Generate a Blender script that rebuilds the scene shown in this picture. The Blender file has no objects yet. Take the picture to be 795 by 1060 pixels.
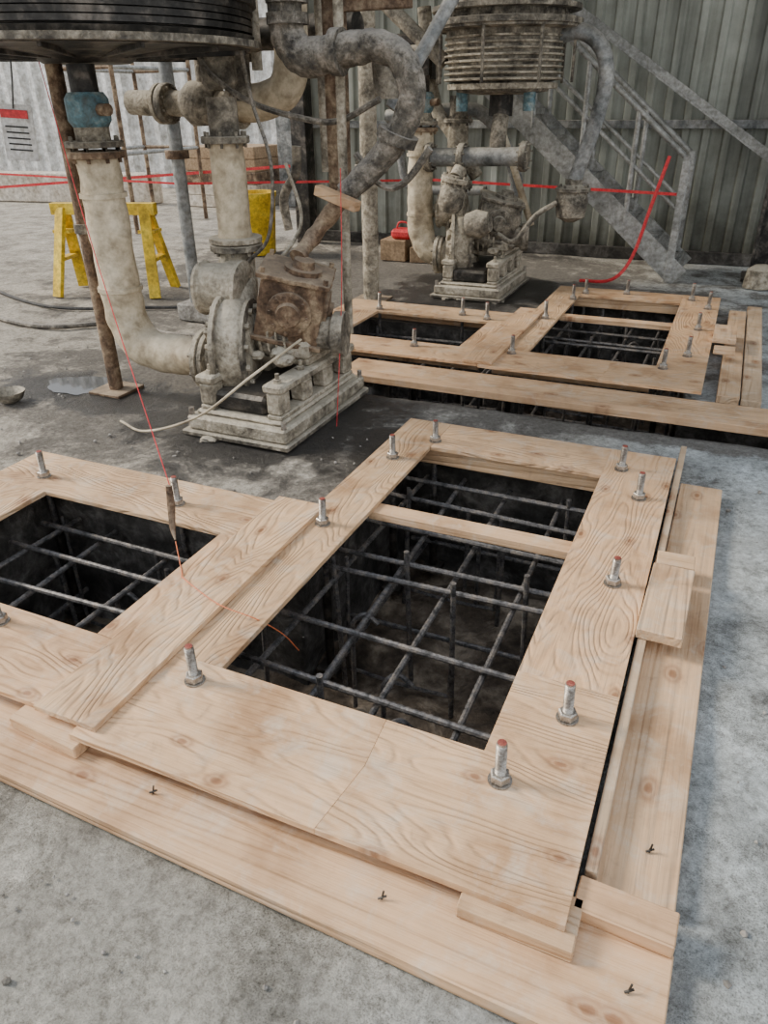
import bpy, bmesh, math, random
from mathutils import Vector, Matrix, noise, Euler
random.seed(7)
sc=bpy.context.scene
COL=bpy.context.collection

# ------------------------------------------------------------ materials
def nodes(name):
    m=bpy.data.materials.new(name); m.use_nodes=True
    nt=m.node_tree; b=nt.nodes['Principled BSDF']
    return m,nt,b
def ramp(nt,src,stops):
    r=nt.nodes.new('ShaderNodeValToRGB')
    el=r.color_ramp.elements
    while len(el)>1: el.remove(el[-1])
    el[0].position=stops[0][0]; el[0].color=(*stops[0][1],1)
    for p,c in stops[1:]:
        e=el.new(p); e.color=(*c,1)
    nt.links.new(src,r.inputs[0]); return r
def mix(nt,fac,a,b,mode='MIX'):
    m=nt.nodes.new('ShaderNodeMix'); m.data_type='RGBA'; m.blend_type=mode
    for s,v in ((0,fac),(6,a),(7,b)):
        if hasattr(v,'links'): nt.links.new(v,m.inputs[s])
        elif isinstance(v,tuple): m.inputs[s].default_value=(*v,1)
        else: m.inputs[s].default_value=v
    return m.outputs[2]
def math_(nt,op,a,b=0.0):
    m=nt.nodes.new('ShaderNodeMath'); m.operation=op
    for i,v in enumerate((a,b)):
        if hasattr(v,'links'): nt.links.new(v,m.inputs[i])
        else: m.inputs[i].default_value=v
    return m.outputs[0]
def objcoord(nt,scale=(1,1,1),rand=False):
    tc=nt.nodes.new('ShaderNodeTexCoord'); mp=nt.nodes.new('ShaderNodeMapping')
    mp.inputs['Scale'].default_value=scale
    nt.links.new(tc.outputs['Object'],mp.inputs[0])
    if rand:
        g=nt.nodes.new('ShaderNodeNewGeometry'); oi=nt.nodes.new('ShaderNodeObjectInfo')
        s=math_(nt,'ADD',g.outputs['Random Per Island'],oi.outputs['Random'])
        s=math_(nt,'MULTIPLY',s,37.0)
        cx=nt.nodes.new('ShaderNodeCombineXYZ'); nt.links.new(s,cx.inputs[0]); nt.links.new(s,cx.inputs[1]); nt.links.new(s,cx.inputs[2])
        nt.links.new(cx.outputs[0],mp.inputs['Location'])
    return mp.outputs[0]
def noise_(nt,vec,scale,detail=4,rough=.55,dist=0):
    n=nt.nodes.new('ShaderNodeTexNoise'); n.inputs['Scale'].default_value=scale; n.inputs['Detail'].default_value=detail
    n.inputs['Roughness'].default_value=rough; n.inputs['Distortion'].default_value=dist
    nt.links.new(vec,n.inputs['Vector']); return n.outputs[0]
def bump(nt,b,h,strength=.3,dist=.01):
    bp=nt.nodes.new('ShaderNodeBump'); bp.inputs['Strength'].default_value=strength; bp.inputs['Distance'].default_value=dist
    nt.links.new(h,bp.inputs['Height']); nt.links.new(bp.outputs[0],b.inputs['Normal'])

def wood(name,axis,ply=True,light=(.70,.485,.30),dark=(.44,.25,.12)):
    m,nt,b=nodes(name)
    s=[4,4,4]; s[axis]=.9 if ply else .35
    if not ply: s=[v*1.8 if i!=axis else v for i,v in enumerate(s)]
    v=objcoord(nt,tuple(s),True)
    n=noise_(nt,v,1.0 if ply else .8,2.5,.4)
    rings=math_(nt,'SINE',math_(nt,'MULTIPLY',n,200.0 if ply else 85.0))
    rings=math_(nt,'MULTIPLY',math_(nt,'ADD',rings,1.0),.5)
    rings=math_(nt,'POWER',rings,2.5)
    s2=[110,110,110]; s2[axis]=4
    f=noise_(nt,objcoord(nt,tuple(s2),True),1,3)
    v3=objcoord(nt,(1,1,1),True); big=noise_(nt,v3,3.5,5,.6); blot=noise_(nt,v3,9,6,.7,.6)
    fade=ramp(nt,noise_(nt,v3,2.6,5,.65),[(.38,(.10,.10,.10)),(.62,(1,1,1))])
    c=mix(nt,math_(nt,'MULTIPLY',math_(nt,'MULTIPLY',rings,.50 if ply else .40),fade.outputs[0]),light,dark)
    c=mix(nt,math_(nt,'MULTIPLY',f,.40),c,(.34,.21,.11))
    br=ramp(nt,big,[(.30,(.62,.54,.46)),(.5,(.95,.93,.90)),(.68,(1.12,1.10,1.06))])
    c=mix(nt,1.0,c,br.outputs[0],'MULTIPLY')
    du=ramp(nt,blot,[(.50,(0,0,0)),(.70,(.50,.50,.50))])
    c=mix(nt,du.outputs[0],c,(.62,.56,.47))
    dk=ramp(nt,blot,[(.26,(.5,.5,.5)),(.40,(0,0,0))])
    c=mix(nt,dk.outputs[0],c,(.22,.15,.10))
    sk=[5.2,5.2,5.2]; sk[axis]=3.0
    vk=objcoord(nt,tuple(sk),True)
    vo=nt.nodes.new('ShaderNodeTexVoronoi'); vo.voronoi_dimensions='2D'; vo.inputs['Scale'].default_value=.85 if ply else .7
    nt.links.new(vk,vo.inputs['Vector'])
    kd=math_(nt,'ADD',vo.outputs['Distance'],math_(nt,'MULTIPLY',math_(nt,'SUBTRACT',blot,.5),.06))
    kn=ramp(nt,kd,[(0,(1,1,1)),(.03,(.9,.9,.9)),(.05,(.35,.35,.35)),(.075,(.6,.6,.6)),(.11,(.12,.12,.12)),(.16,(0,0,0))])
    c=mix(nt,math_(nt,'MULTIPLY',kn.outputs[0],.85),c,(.20,.085,.035))
    g=nt.nodes.new('ShaderNodeNewGeometry'); oi=nt.nodes.new('ShaderNodeObjectInfo')
    rr=math_(nt,'FRACT',math_(nt,'ADD',g.outputs['Random Per Island'],oi.outputs['Random']))
    tone=ramp(nt,rr,[(0,(.90,.88,.84)),(.5,(1.04,1.01,.97)),(1,(.97,.90,.84))])
    c=mix(nt,1.0,c,tone.outputs[0],'MULTIPLY')
    nt.links.new(c,b.inputs['Base Color']); b.inputs['Roughness'].default_value=.72
    h=math_(nt,'ADD',math_(nt,'MULTIPLY',rings,-.8),f)
    bump(nt,b,h,.9,.004)
    return m
PLYX=wood('plywood_grain_x',0); PLYY=wood('plywood_grain_y',1)
LUMX=wood('lumber_grain_x',0,False,(.66,.46,.29),(.44,.27,.14)); LUMY=wood('lumber_grain_y',1,False,(.66,.465,.30),(.44,.27,.15))
LUMG=wood('weathered_lumber_y',1,False,(.54,.42,.30),(.34,.24,.15))

def grime(name,c1,c2,c3,scale=6,rough=.75,metal=0.0,bs=.5,bd=.01,lo=.35,hi=.65,dust=None,df=.6):
    m,nt,b=nodes(name); v=objcoord(nt,(1,1,1))
    a=noise_(nt,v,scale,6,.62,.4); d=noise_(nt,v,scale*5,5,.65)
    r=ramp(nt,a,[(lo,c1),((lo+hi)/2,c2),(hi,c3)])
    r2=ramp(nt,d,[(.3,(.5,.47,.43)),(.65,(1.15,1.15,1.15))])
    c=mix(nt,1.0,r.outputs[0],r2.outputs[0],'MULTIPLY')
    if dust:
        g=nt.nodes.new('ShaderNodeNewGeometry'); sx=nt.nodes.new('ShaderNodeSeparateXYZ'); nt.links.new(g.outputs['Normal'],sx.inputs[0])
        k=math_(nt,'ADD',sx.outputs[2],math_(nt,'MULTIPLY',math_(nt,'SUBTRACT',d,.5),1.5))
        kk=ramp(nt,k,[(.1,(0,0,0)),(.8,(df,df,df))])
        c=mix(nt,kk.outputs[0],c,dust)
    nt.links.new(c,b.inputs['Base Color']); b.inputs['Roughness'].default_value=rough; b.inputs['Metallic'].default_value=metal
    h=math_(nt,'ADD',a,math_(nt,'MULTIPLY',d,.5)); bump(nt,b,h,bs,bd)
    return m
DU=(.54,.49,.39)
BEIGE=grime('dusty_beige_pipe_coating',(.33,.26,.17),(.52,.44,.31),(.64,.56,.42),3.0,.7,0,.5,dust=DU,df=.4)
SCALE=grime('caked_cement_slurry',(.14,.12,.09),(.36,.32,.245),(.56,.50,.40),8,.85,0,1,.025,dust=DU,df=.6)
MUDSTEEL=grime('mud_caked_steel',(.05,.043,.035),(.18,.16,.125),(.40,.355,.28),9,.75,.1,1,.02,dust=DU,df=.5)
HOSE=grime('mud_caked_hose',(.04,.035,.03),(.14,.125,.10),(.34,.30,.25),12,.8,0,1,.02,dust=(.45,.41,.35),df=.5)
DARKST=grime('dark_grimy_steel',(.010,.009,.008),(.035,.032,.028),(.15,.13,.11),7,.5,.4,.6,dust=(.22,.20,.17),df=.25)
RUST=grime('rusty_steel',(.06,.035,.02),(.18,.115,.07),(.38,.29,.19),9,.8,.1,.9,.015,dust=(.44,.36,.26),df=.4)
GREYP=grime('grey_painted_steel',(.10,.11,.11),(.24,.25,.25),(.38,.38,.36),5,.6,.2,.3,dust=DU,df=.3)
GALV=grime('galvanised_steel',(.22,.225,.215),(.34,.345,.33),(.46,.46,.44),5,.5,.3,.2)
REBAR=grime('rebar_steel',(.055,.055,.055),(.16,.155,.155),(.26,.23,.20),25,.5,.5,.5,.003)
BOLT=grime('zinc_bolt_steel',(.20,.17,.14),(.40,.37,.33),(.56,.53,.48),40,.45,.7,.2,.001)
REDTIP=grime('red_bolt_end',(.20,.05,.04),(.32,.08,.06),(.40,.14,.10),40,.6,.2,.2,.001)
BLUEV=grime('faded_blue_valve',(.08,.10,.10),(.10,.20,.24),(.30,.33,.30),8,.6,.1,.4)
YEL=grime('yellow_paint',(.50,.33,.01),(.78,.52,.02),(.85,.62,.05),5,.5,0,.1)
REDM=grime('red_tape_plastic',(.6,.02,.03),(.7,.03,.04),(.75,.06,.06),10,.5,0,.1)
CARD=grime('cardboard',(.28,.19,.11),(.36,.25,.15),(.42,.30,.19),6,.8,0,.1)
WHITE=grime('white_sign_panel',(.55,.55,.55),(.7,.7,.69),(.75,.75,.74),6,.5,0,.05)
BLK=grime('black_rubber',(.015,.015,.015),(.03,.03,.03),(.08,.075,.07),9,.7,0,.3)
ORG=grime('orange_tie_wire',(.6,.14,.04),(.7,.18,.06),(.7,.22,.1),9,.5,0,.1)

def ribmat():
    m,nt,b=nodes('weathered_corrugated_sheet')
    a=noise_(nt,objcoord(nt,(4.2,1,.25)),1.6,6,.6,.2)
    v2=objcoord(nt,(1,1,1)); d=noise_(nt,v2,1.6,7,.65)
    r=ramp(nt,a,[(.3,(.19,.20,.18)),(.5,(.33,.345,.31)),(.7,(.48,.50,.46))])
    r2=ramp(nt,d,[(.3,(.50,.49,.44)),(.7,(1.15,1.15,1.12))])
    c=mix(nt,1.0,r.outputs[0],r2.outputs[0],'MULTIPLY')
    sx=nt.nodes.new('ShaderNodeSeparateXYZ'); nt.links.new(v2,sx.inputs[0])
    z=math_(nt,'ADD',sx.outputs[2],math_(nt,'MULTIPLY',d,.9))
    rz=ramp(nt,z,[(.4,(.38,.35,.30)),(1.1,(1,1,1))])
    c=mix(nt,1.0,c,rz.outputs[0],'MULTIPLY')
    nt.links.new(c,b.inputs['Base Color']); b.inputs['Roughness'].default_value=.6; b.inputs['Metallic'].default_value=.15
    return m
RIB=ribmat()
PALE=grime('pale_corrugated_sheet',(.58,.58,.56),(.74,.75,.74),(.85,.85,.84),2,.6,0,.05)
BRICKY=grime('sunlit_concrete_barrier',(.45,.38,.30),(.60,.54,.45),(.7,.65,.57),3,.8,0,.3)

def concrete():
    m,nt,b=nodes('dusty_concrete')
    v=objcoord(nt,(1,1,1))
    big=noise_(nt,v,.8,6,.6,.6); mid=noise_(nt,v,3.2,13,.76,.2); fine=noise_(nt,v,38,8,.8); spk=noise_(nt,v,230,3,.75)
    patch=noise_(nt,v,1.7,9,.62,.9)
    vs=nt.nodes.new('ShaderNodeTexVoronoi'); vs.inputs['Scale'].default_value=95; nt.links.new(v,vs.inputs['Vector'])
    base=ramp(nt,mid,[(.36,(.16,.155,.145)),(.46,(.31,.305,.285)),(.55,(.46,.46,.44)),(.66,(.68,.68,.66))])
    f=ramp(nt,fine,[(.34,(.46,.44,.41)),(.5,(.94,.94,.93)),(.66,(1.32,1.32,1.32))])
    c=mix(nt,1.0,base.outputs[0],f.outputs[0],'MULTIPLY')
    sp=ramp(nt,spk,[(.36,(.38,.35,.31)),(.46,(1,1,1)),(.62,(1.35,1.35,1.35))])
    c=mix(nt,.8,c,sp.outputs[0],'MULTIPLY')
    pb=ramp(nt,vs.outputs['Distance'],[(.10,(.50,.46,.40)),(.2,(1,1,1))])
    c=mix(nt,.55,c,pb.outputs[0],'MULTIPLY')
    pp=ramp(nt,patch,[(.46,(0,0,0)),(.54,(.40,.40,.40)),(.7,(.65,.65,.65))])
    c=mix(nt,pp.outputs[0],c,mix(nt,1.0,(.58,.58,.56),f.outputs[0],'MULTIPLY'))
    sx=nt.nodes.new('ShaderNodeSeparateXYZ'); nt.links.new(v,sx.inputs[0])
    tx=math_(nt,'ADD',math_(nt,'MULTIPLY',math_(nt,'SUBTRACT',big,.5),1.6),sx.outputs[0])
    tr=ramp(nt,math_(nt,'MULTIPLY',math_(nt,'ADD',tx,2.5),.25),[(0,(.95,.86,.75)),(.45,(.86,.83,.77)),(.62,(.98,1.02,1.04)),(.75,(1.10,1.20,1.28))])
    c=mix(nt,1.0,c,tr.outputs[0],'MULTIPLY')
    def ell(cx,cy,rx,ry):
        dx=math_(nt,'DIVIDE',math_(nt,'SUBTRACT',sx.outputs[0],cx),rx); dy=math_(nt,'DIVIDE',math_(nt,'SUBTRACT',sx.outputs[1],cy),ry)
        return math_(nt,'SQRT',math_(nt,'ADD',math_(nt,'MULTIPLY',dx,dx),math_(nt,'MULTIPLY',dy,dy)))
    def zone(el,thr):
        d=math_(nt,'ADD',el,math_(nt,'MULTIPLY',math_(nt,'SUBTRACT',patch,.5),1.5))
        d=math_(nt,'ADD',d,math_(nt,'MULTIPLY',math_(nt,'SUBTRACT',mid,.5),1.8))
        return ramp(nt,d,thr).outputs[0]
    damp=math_(nt,'MINIMUM',ell(-2.6,3.5,2.3,1.15),ell(-2.9,6.7,3.4,3.0))
    damp=math_(nt,'MINIMUM',damp,ell(-.5,3.98,1.9,.16))
    w1=zone(damp,[(.7,(1,1,1)),(1.2,(0,0,0))])
    dirt=ramp(nt,fine,[(.3,(.06,.052,.043)),(.55,(.15,.135,.115)),(.75,(.30,.275,.24))])
    c=mix(nt,math_(nt,'MULTIPLY',w1,.85),c,dirt.outputs[0])
    # black wet mud close round the pump skids
    wet=math_(nt,'MINIMUM',ell(-2.2,3.45,.95,.85),ell(-2.15,7.0,.9,.9))
    wet=math_(nt,'MINIMUM',wet,ell(-3.5,3.35,.8,.35))
    w2=zone(wet,[(.75,(1,1,1)),(1.1,(0,0,0))])
    mud=ramp(nt,fine,[(.35,(.010,.009,.008)),(.6,(.035,.031,.026)),(.8,(.10,.09,.075))])
    c=mix(nt,math_(nt,'MULTIPLY',w2,.90),c,mud.outputs[0])
    nt.links.new(c,b.inputs['Base Color'])
    rg=ramp(nt,w2,[(0,(.9,.9,.9)),(1,(.28,.28,.28))]); nt.links.new(rg.outputs[0],b.inputs['Roughness'])
    h=math_(nt,'ADD',math_(nt,'MULTIPLY',mid,1.2),math_(nt,'MULTIPLY',fine,.6))
    h=math_(nt,'ADD',h,math_(nt,'MULTIPLY',spk,.18))
    bump(nt,b,h,1.0,.03)
    return m
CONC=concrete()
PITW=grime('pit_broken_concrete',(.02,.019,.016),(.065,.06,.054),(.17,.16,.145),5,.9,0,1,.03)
STONE=grime('loose_stone_chips',(.16,.15,.13),(.30,.285,.26),(.46,.44,.40),9,.9,0,1,.01)
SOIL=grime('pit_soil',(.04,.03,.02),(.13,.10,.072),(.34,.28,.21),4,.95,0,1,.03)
def water():
    m,nt,b=nodes('puddle_water'); b.inputs['Base Color'].default_value=(.05,.05,.05,1); b.inputs['Roughness'].default_value=.03; return m
WATER=water()

# ------------------------------------------------------------ mesh builder
class B:
    def __init__(s,name): s.name=name; s.bm=bmesh.new(); s.mats=[]
    def mi(s,m):
        if m not in s.mats: s.mats.append(m)
        return s.mats.index(m)
    def _add(s,tmp,mat,M=None,smooth=False):
        k=s.mi(mat)
        if M is not None: bmesh.ops.transform(tmp,matrix=M,verts=tmp.verts)
        for f in tmp.faces: f.material_index=k; f.smooth=smooth
        me=bpy.data.meshes.new('t'); tmp.to_mesh(me); tmp.free(); s.bm.from_mesh(me); bpy.data.meshes.remove(me)
    def box(s,x0,x1,y0,y1,z0,z1,mat,bev=.004,rot=None):
        t=bmesh.new(); bmesh.ops.create_cube(t,size=1)
        c=Vector(((x0+x1)/2,(y0+y1)/2,(z0+z1)/2))
        bmesh.ops.scale(t,vec=(x1-x0,y1-y0,z1-z0),verts=t.verts)
        if bev: bmesh.ops.bevel(t,geom=t.edges[:],offset=bev,segments=1,affect='EDGES')
        M=Matrix.Translation(c)
        if rot: M=M@Euler([math.radians(a) for a in rot]).to_matrix().to_4x4()
        s._add(t,mat,M)
    def slab(s,poly,z0,z1,mat,bev=.0015):
        t=bmesh.new(); f=t.faces.new([t.verts.new((x,y,z0)) for x,y in poly])
        r=bmesh.ops.extrude_face_region(t,geom=[f]); vs=[g for g in r['geom'] if isinstance(g,bmesh.types.BMVert)]
        bmesh.ops.translate(t,vec=(0,0,z1-z0),verts=vs); bmesh.ops.recalc_face_normals(t,faces=t.faces)
        if bev: bmesh.ops.bevel(t,geom=t.edges[:],offset=bev,segments=1,affect='EDGES')
        s._add(t,mat)
    def beam(s,p,q,w,h,mat,bev=.003):
        p=Vector(p);q=Vector(q);d=q-p
        t=bmesh.new(); bmesh.ops.create_cube(t,size=1); bmesh.ops.scale(t,vec=(w,h,d.length),verts=t.verts)
        if bev: bmesh.ops.bevel(t,geom=t.edges[:],offset=bev,segments=1,affect='EDGES')
        M=Matrix.Translation((p+q)/2)@d.to_track_quat('Z','Y').to_matrix().to_4x4()
        s._add(t,mat,M)
    def lathe(s,prof,p,ax,mat,seg=32,smooth=True,wob=0):
        ax=Vector(ax).normalized(); q=ax.to_track_quat('Z','Y').to_matrix().to_4x4(); t=bmesh.new()
        rings=[]
        for (h,r) in prof:
            if r<1e-5: rings.append([t.verts.new((0,0,h))])
            else:
                ring=[]
                for i in range(seg):
                    a=2*math.pi*i/seg; rr=r
                    if wob: rr=r*(1+wob*noise.noise(Vector((math.cos(a)*2.3,math.sin(a)*2.3,h*9+p[0]*3))))
                    ring.append(t.verts.new((rr*math.cos(a),rr*math.sin(a),h)))
                rings.append(ring)
        for a,b in zip(rings,rings[1:]):
            for i in range(seg):
                j=(i+1)%seg
                if len(a)==1 and len(b)==1: continue
                if len(a)==1: t.faces.new((a[0],b[i],b[j]))
                elif len(b)==1: t.faces.new((a[i],a[j],b[0]))
                else: t.faces.new((a[i],a[j],b[j],b[i]))
        bmesh.ops.recalc_face_normals(t,faces=t.faces)
        s._add(t,mat,Matrix.Translation(Vector(p))@q,smooth)
    def cyl(s,p,q,r,mat,seg=24,r2=None,wob=0):
        p=Vector(p);q=Vector(q);L=(q-p).length; r2=r if r2 is None else r2
        n=max(1,int(L/.06)) if wob else 1
        prof=[(0,0)]+[(L*i/n,r+(r2-r)*i/n) for i in range(n+1)]+[(L,0)]
        s.lathe(prof,p,q-p,mat,seg,True,wob)
    def flange(s,p,ax,r,th,mat,nb=8,bolt=None):
        ax=Vector(ax).normalized(); p=Vector(p)
        s.lathe([(-th/2,0),(-th/2,r*.97),(-th*.4,r),(th*.4,r),(th/2,r*.97),(th/2,0)],p,ax,mat,32)
        q=ax.to_track_quat('Z','Y')
        for i in range(nb):
            a=2*math.pi*(i+.5)/nb; o=q@Vector((math.cos(a)*r*.83,math.sin(a)*r*.83,0))
            s.cyl(p+o-ax*(th*.5+.022),p+o+ax*(th*.5+.022),max(.008,min(.016,r*.07)),bolt or mat,6)
    def tube(s,pts,r,mat,seg=16,sub=6,wob=0,cap=True,frq=9):
        P=[Vector(p) for p in pts]; R=r if isinstance(r,(list,tuple)) else [r]*len(P)
        C=[];RR=[]
        n=len(P)
        for i in range(n-1):
            p0=P[i-1] if i>0 else P[i]*2-P[i+1]; p1=P[i];p2=P[i+1]; p3=P[i+2] if i+2<n else P[i+1]*2-P[i]
            for k in range(sub):
                t=k/sub
                C.append(.5*((2*p1)+(-p0+p2)*t+(2*p0-5*p1+4*p2-p3)*t*t+(-p0+3*p1-3*p2+p3)*t**3)); RR.append(R[i]+(R[i+1]-R[i])*t)
        C.append(P[-1]);RR.append(R[-1])
        t=bmesh.new(); rings=[]; prev=None
        for i,c in enumerate(C):
            d=(C[min(i+1,len(C)-1)]-C[max(i-1,0)]).normalized()
            if prev is None: u=d.orthogonal().normalized()
            else:
                u=prev-d*prev.dot(d); u.normalize()
            prev=u; w=d.cross(u); ring=[]
            for k in range(seg):
                a=2*math.pi*k/seg; o=u*math.cos(a)+w*math.sin(a); rr=RR[i]
                if wob: rr*=1+wob*noise.noise((c+o*rr)*frq)
                ring.append(t.verts.new(c+o*rr))
            rings.append(ring)
        for a,b in zip(rings,rings[1:]):
            for k in range(seg): j=(k+1)%seg; t.faces.new((a[k],a[j],b[j],b[k]))
        if cap: t.faces.new(rings[0]); t.faces.new(rings[-1])
        bmesh.ops.recalc_face_normals(t,faces=t.faces)
        s._add(t,mat,None,True)
    def lump(s,p,r,mat,sq=(1,1,1),amp=.25,seed=0):
        t=bmesh.new(); bmesh.ops.create_icosphere(t,subdivisions=3,radius=1)
        for v in t.verts:
            k=1+amp*noise.noise(v.co*1.7+Vector((seed,p[0]*5,p[1]*5)))+amp*.4*noise.noise(v.co*5+Vector((seed,0,0)))
            v.co=Vector((v.co.x*sq[0],v.co.y*sq[1],v.co.z*sq[2]))*r*k
        s._add(t,mat,Matrix.Translation(Vector(p)),True)
    def done(s,ang=40):
        bm=s.bm
        for e in bm.edges:
            if len(e.link_faces)==2 and e.calc_face_angle(0)>math.radians(ang): e.smooth=False
        xs=[v.co for v in bm.verts]
        c=Vector(((min(v.x for v in xs)+max(v.x for v in xs))/2,(min(v.y for v in xs)+max(v.y for v in xs))/2,min(v.z for v in xs)))
        for v in bm.verts: v.co-=c
        me=bpy.data.meshes.new(s.name); bm.to_mesh(me); bm.free()
        for m in s.mats: me.materials.append(m)
        o=bpy.data.objects.new(s.name,me); o.location=c; COL.objects.link(o); return o

# ------------------------------------------------------------ ground with pits
PITS=[(-1.38,-.15,1.2,3.32),(-2.75,-1.38,1.2,2.2),
      (-1.38,-.1,4.0,6.8),(-2.65,-1.38,4.42,5.62),(-1.95,-1.38,4.0,4.42),(-.1,.75,4.0,4.42)]
def lines(a,b,step,forced,outer):
    L=[a+i*step for i in range(int((b-a)/step)+1)]
    L=[v for v in L if all(abs(v-f)>step*.45 for f in forced)]+list(forced)+outer
    return sorted(set(round(v,4) for v in L))
def build_ground():
    xs=lines(-5.6,2.0,.04,{p[0] for p in PITS}|{p[1] for p in PITS},[-60,-40,-25,-18,-14,-11,-9,-8,-7,-6.5,-6,2.6,3.2,4.5,7,12])
    ys=lines(-.6,7.0,.04,{p[2] for p in PITS}|{p[3] for p in PITS},[-12,-6,-3,-1.6,-1,7.3,7.7,8.2,8.8,9.4,10.5,12,15,20,30,45,60])
    inp=lambda x,y: any(p[0]<x<p[1] and p[2]<y<p[3] for p in PITS)
    bm=bmesh.new(); V={}
    def v(i,j):
        if (i,j) not in V:
            x,y=xs[i],ys[j]
            n=noise.fractal(Vector((x*1.3,y*1.3,0)),1,2,4)*.012+noise.fractal(Vector((x*7,y*7,3)),.8,2,3)*.007
            V[i,j]=bm.verts.new((x,y,min(0,-.009+n)))
        return V[i,j]
    PF=-.72
    hole={}
    for i in range(len(xs)-1):
        for j in range(len(ys)-1):
            hole[i,j]=inp((xs[i]+xs[i+1])/2,(ys[j]+ys[j+1])/2)
            if not hole[i,j]:
                f=bm.faces.new((v(i,j),v(i+1,j),v(i+1,j+1),v(i,j+1))); f.smooth=True
    LV={}
    def lv(i,j,k):
        if k==0: return v(i,j)
        if (i,j,k) not in LV:
            x,y=xs[i],ys[j]; z=PF*k/6
            n=noise.noise_vector(Vector((x*5,y*5,z*5)))*.035
            LV[i,j,k]=bm.verts.new((x+n.x,y+n.y,z+(n.z*.3 if k<6 else noise.noise(Vector((x*4,y*4,0)))*.06+noise.noise(Vector((x*14,y*14,0)))*.025)))
        return LV[i,j,k]
    for (i,j),h in hole.items():
        if not h: continue
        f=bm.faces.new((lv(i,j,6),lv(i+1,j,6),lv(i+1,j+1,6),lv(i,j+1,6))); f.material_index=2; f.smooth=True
        for (di,dj,a,b) in ((-1,0,(i,j),(i,j+1)),(1,0,(i+1,j+1),(i+1,j)),(0,-1,(i+1,j),(i,j)),(0,1,(i,j+1),(i+1,j+1))):
            if not hole.get((i+di,j+dj),False):
                for k in range(6):
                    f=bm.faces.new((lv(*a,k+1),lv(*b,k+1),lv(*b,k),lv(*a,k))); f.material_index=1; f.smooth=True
    bmesh.ops.recalc_face_normals(bm,faces=bm.faces)
    me=bpy.data.meshes.new('floor'); bm.to_mesh(me); bm.free()
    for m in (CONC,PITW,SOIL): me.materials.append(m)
    o=bpy.data.objects.new('floor',me); COL.objects.link(o)
build_ground()

# ------------------------------------------------------------ rebar cages
def rebar_cage(dx,dy,xr,yr,zt=-.11):
    b=B('rebar_cage')
    def bar(p,q,r=.0125):
        p=Vector(p);q=Vector(q);L=(q-p).length;n=int(L/.013);prof=[(0,0)]
        for i in range(n): prof.append((L*i/n,r*(1.0 if i%2 else .84)))
        prof+=[(L,r),(L,0)]; b.lathe(prof,p,q-p,REBAR,8)
    u=random.uniform
    for x in xr: bar((x+dx+u(-.03,.03),yr[0]-.17+dy,zt+u(-.02,.01)),(x+dx+u(-.05,.05),yr[-1]+.12+dy,zt+u(-.02,.02)))
    for y in yr: bar((xr[0]-.06+dx,y+dy+u(-.02,.02),zt+.025),(xr[-1]+.06+dx,y+dy+u(-.05,.05),zt+.025))
    for x in xr[::3]: bar((x+dx+.05,yr[0]-.15+dy,-.5),(x+dx+u(-.03,.06),yr[-1]+.1+dy,-.5))
    for y in yr[1::3]: bar((xr[0]-.05+dx,y+dy+.06,-.48),(xr[-1]+.05+dx,y+dy+u(-.02,.1),-.47))
    for k,x in enumerate(xr):
        for y in yr[k%2::3]:
            bar((x+dx+.025,y+dy-.02,-.70),(x+dx+.025+u(-.03,.03),y+dy-.02+u(-.03,.03),zt+random.choice((-.12,-.04,.07,.1))),.012)
    for y in yr[::3]:
        y2=y+dy+.05; x0=xr[0]+dx+.02; x1=xr[-1]+dx-.02; xm=(x0+x1)/2
        b.tube([(x0,y2,zt+.05),(x0,y2,-.6),(x0+.05,y2,-.66),(xm-.05,y2,-.66),(xm,y2,-.6),(xm,y2,zt-.03)],.009,REBAR,6,5)
    # short vertical clusters with hooked tops
    for i in range(4):
        x=u(xr[0],xr[-1])+dx; y=u(yr[0],yr[-1])+dy
        b.tube([(x,y,-.68),(x,y,-.3),(x+.01,y,-.22),(x+.05,y+.02,-.19),(x+.10,y+.03,-.23)],.010,REBAR,8,5)
    return b.done()
X1=[-1.24,-.98,-.74,-.48,-.26]; Y1=[1.34,1.62,1.92,2.26,2.40,2.66,2.94,3.15]
X2=[-2.6,-2.30,-2.0,-1.72,-1.52]; Y2=[1.42,1.64,1.86,2.06]
rebar_cage(0,0,X1,Y1); rebar_cage(0,0,X2,Y2)
rebar_cage(.07,3.5,X1,Y1); rebar_cage(.07,3.43,X2,[1.4,1.65,1.9,2.05])
t=B('rebar_cage')
for i in range(14):
    x=-1.9+i*.19
    t.cyl((x,4.1,-.70),(x,4.1,-.06),.009,REBAR,8)
for z in (-.12,-.4): t.cyl((-1.93,4.08,z),(.7,4.08,z),.009,REBAR,8)
t.done()

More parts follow.
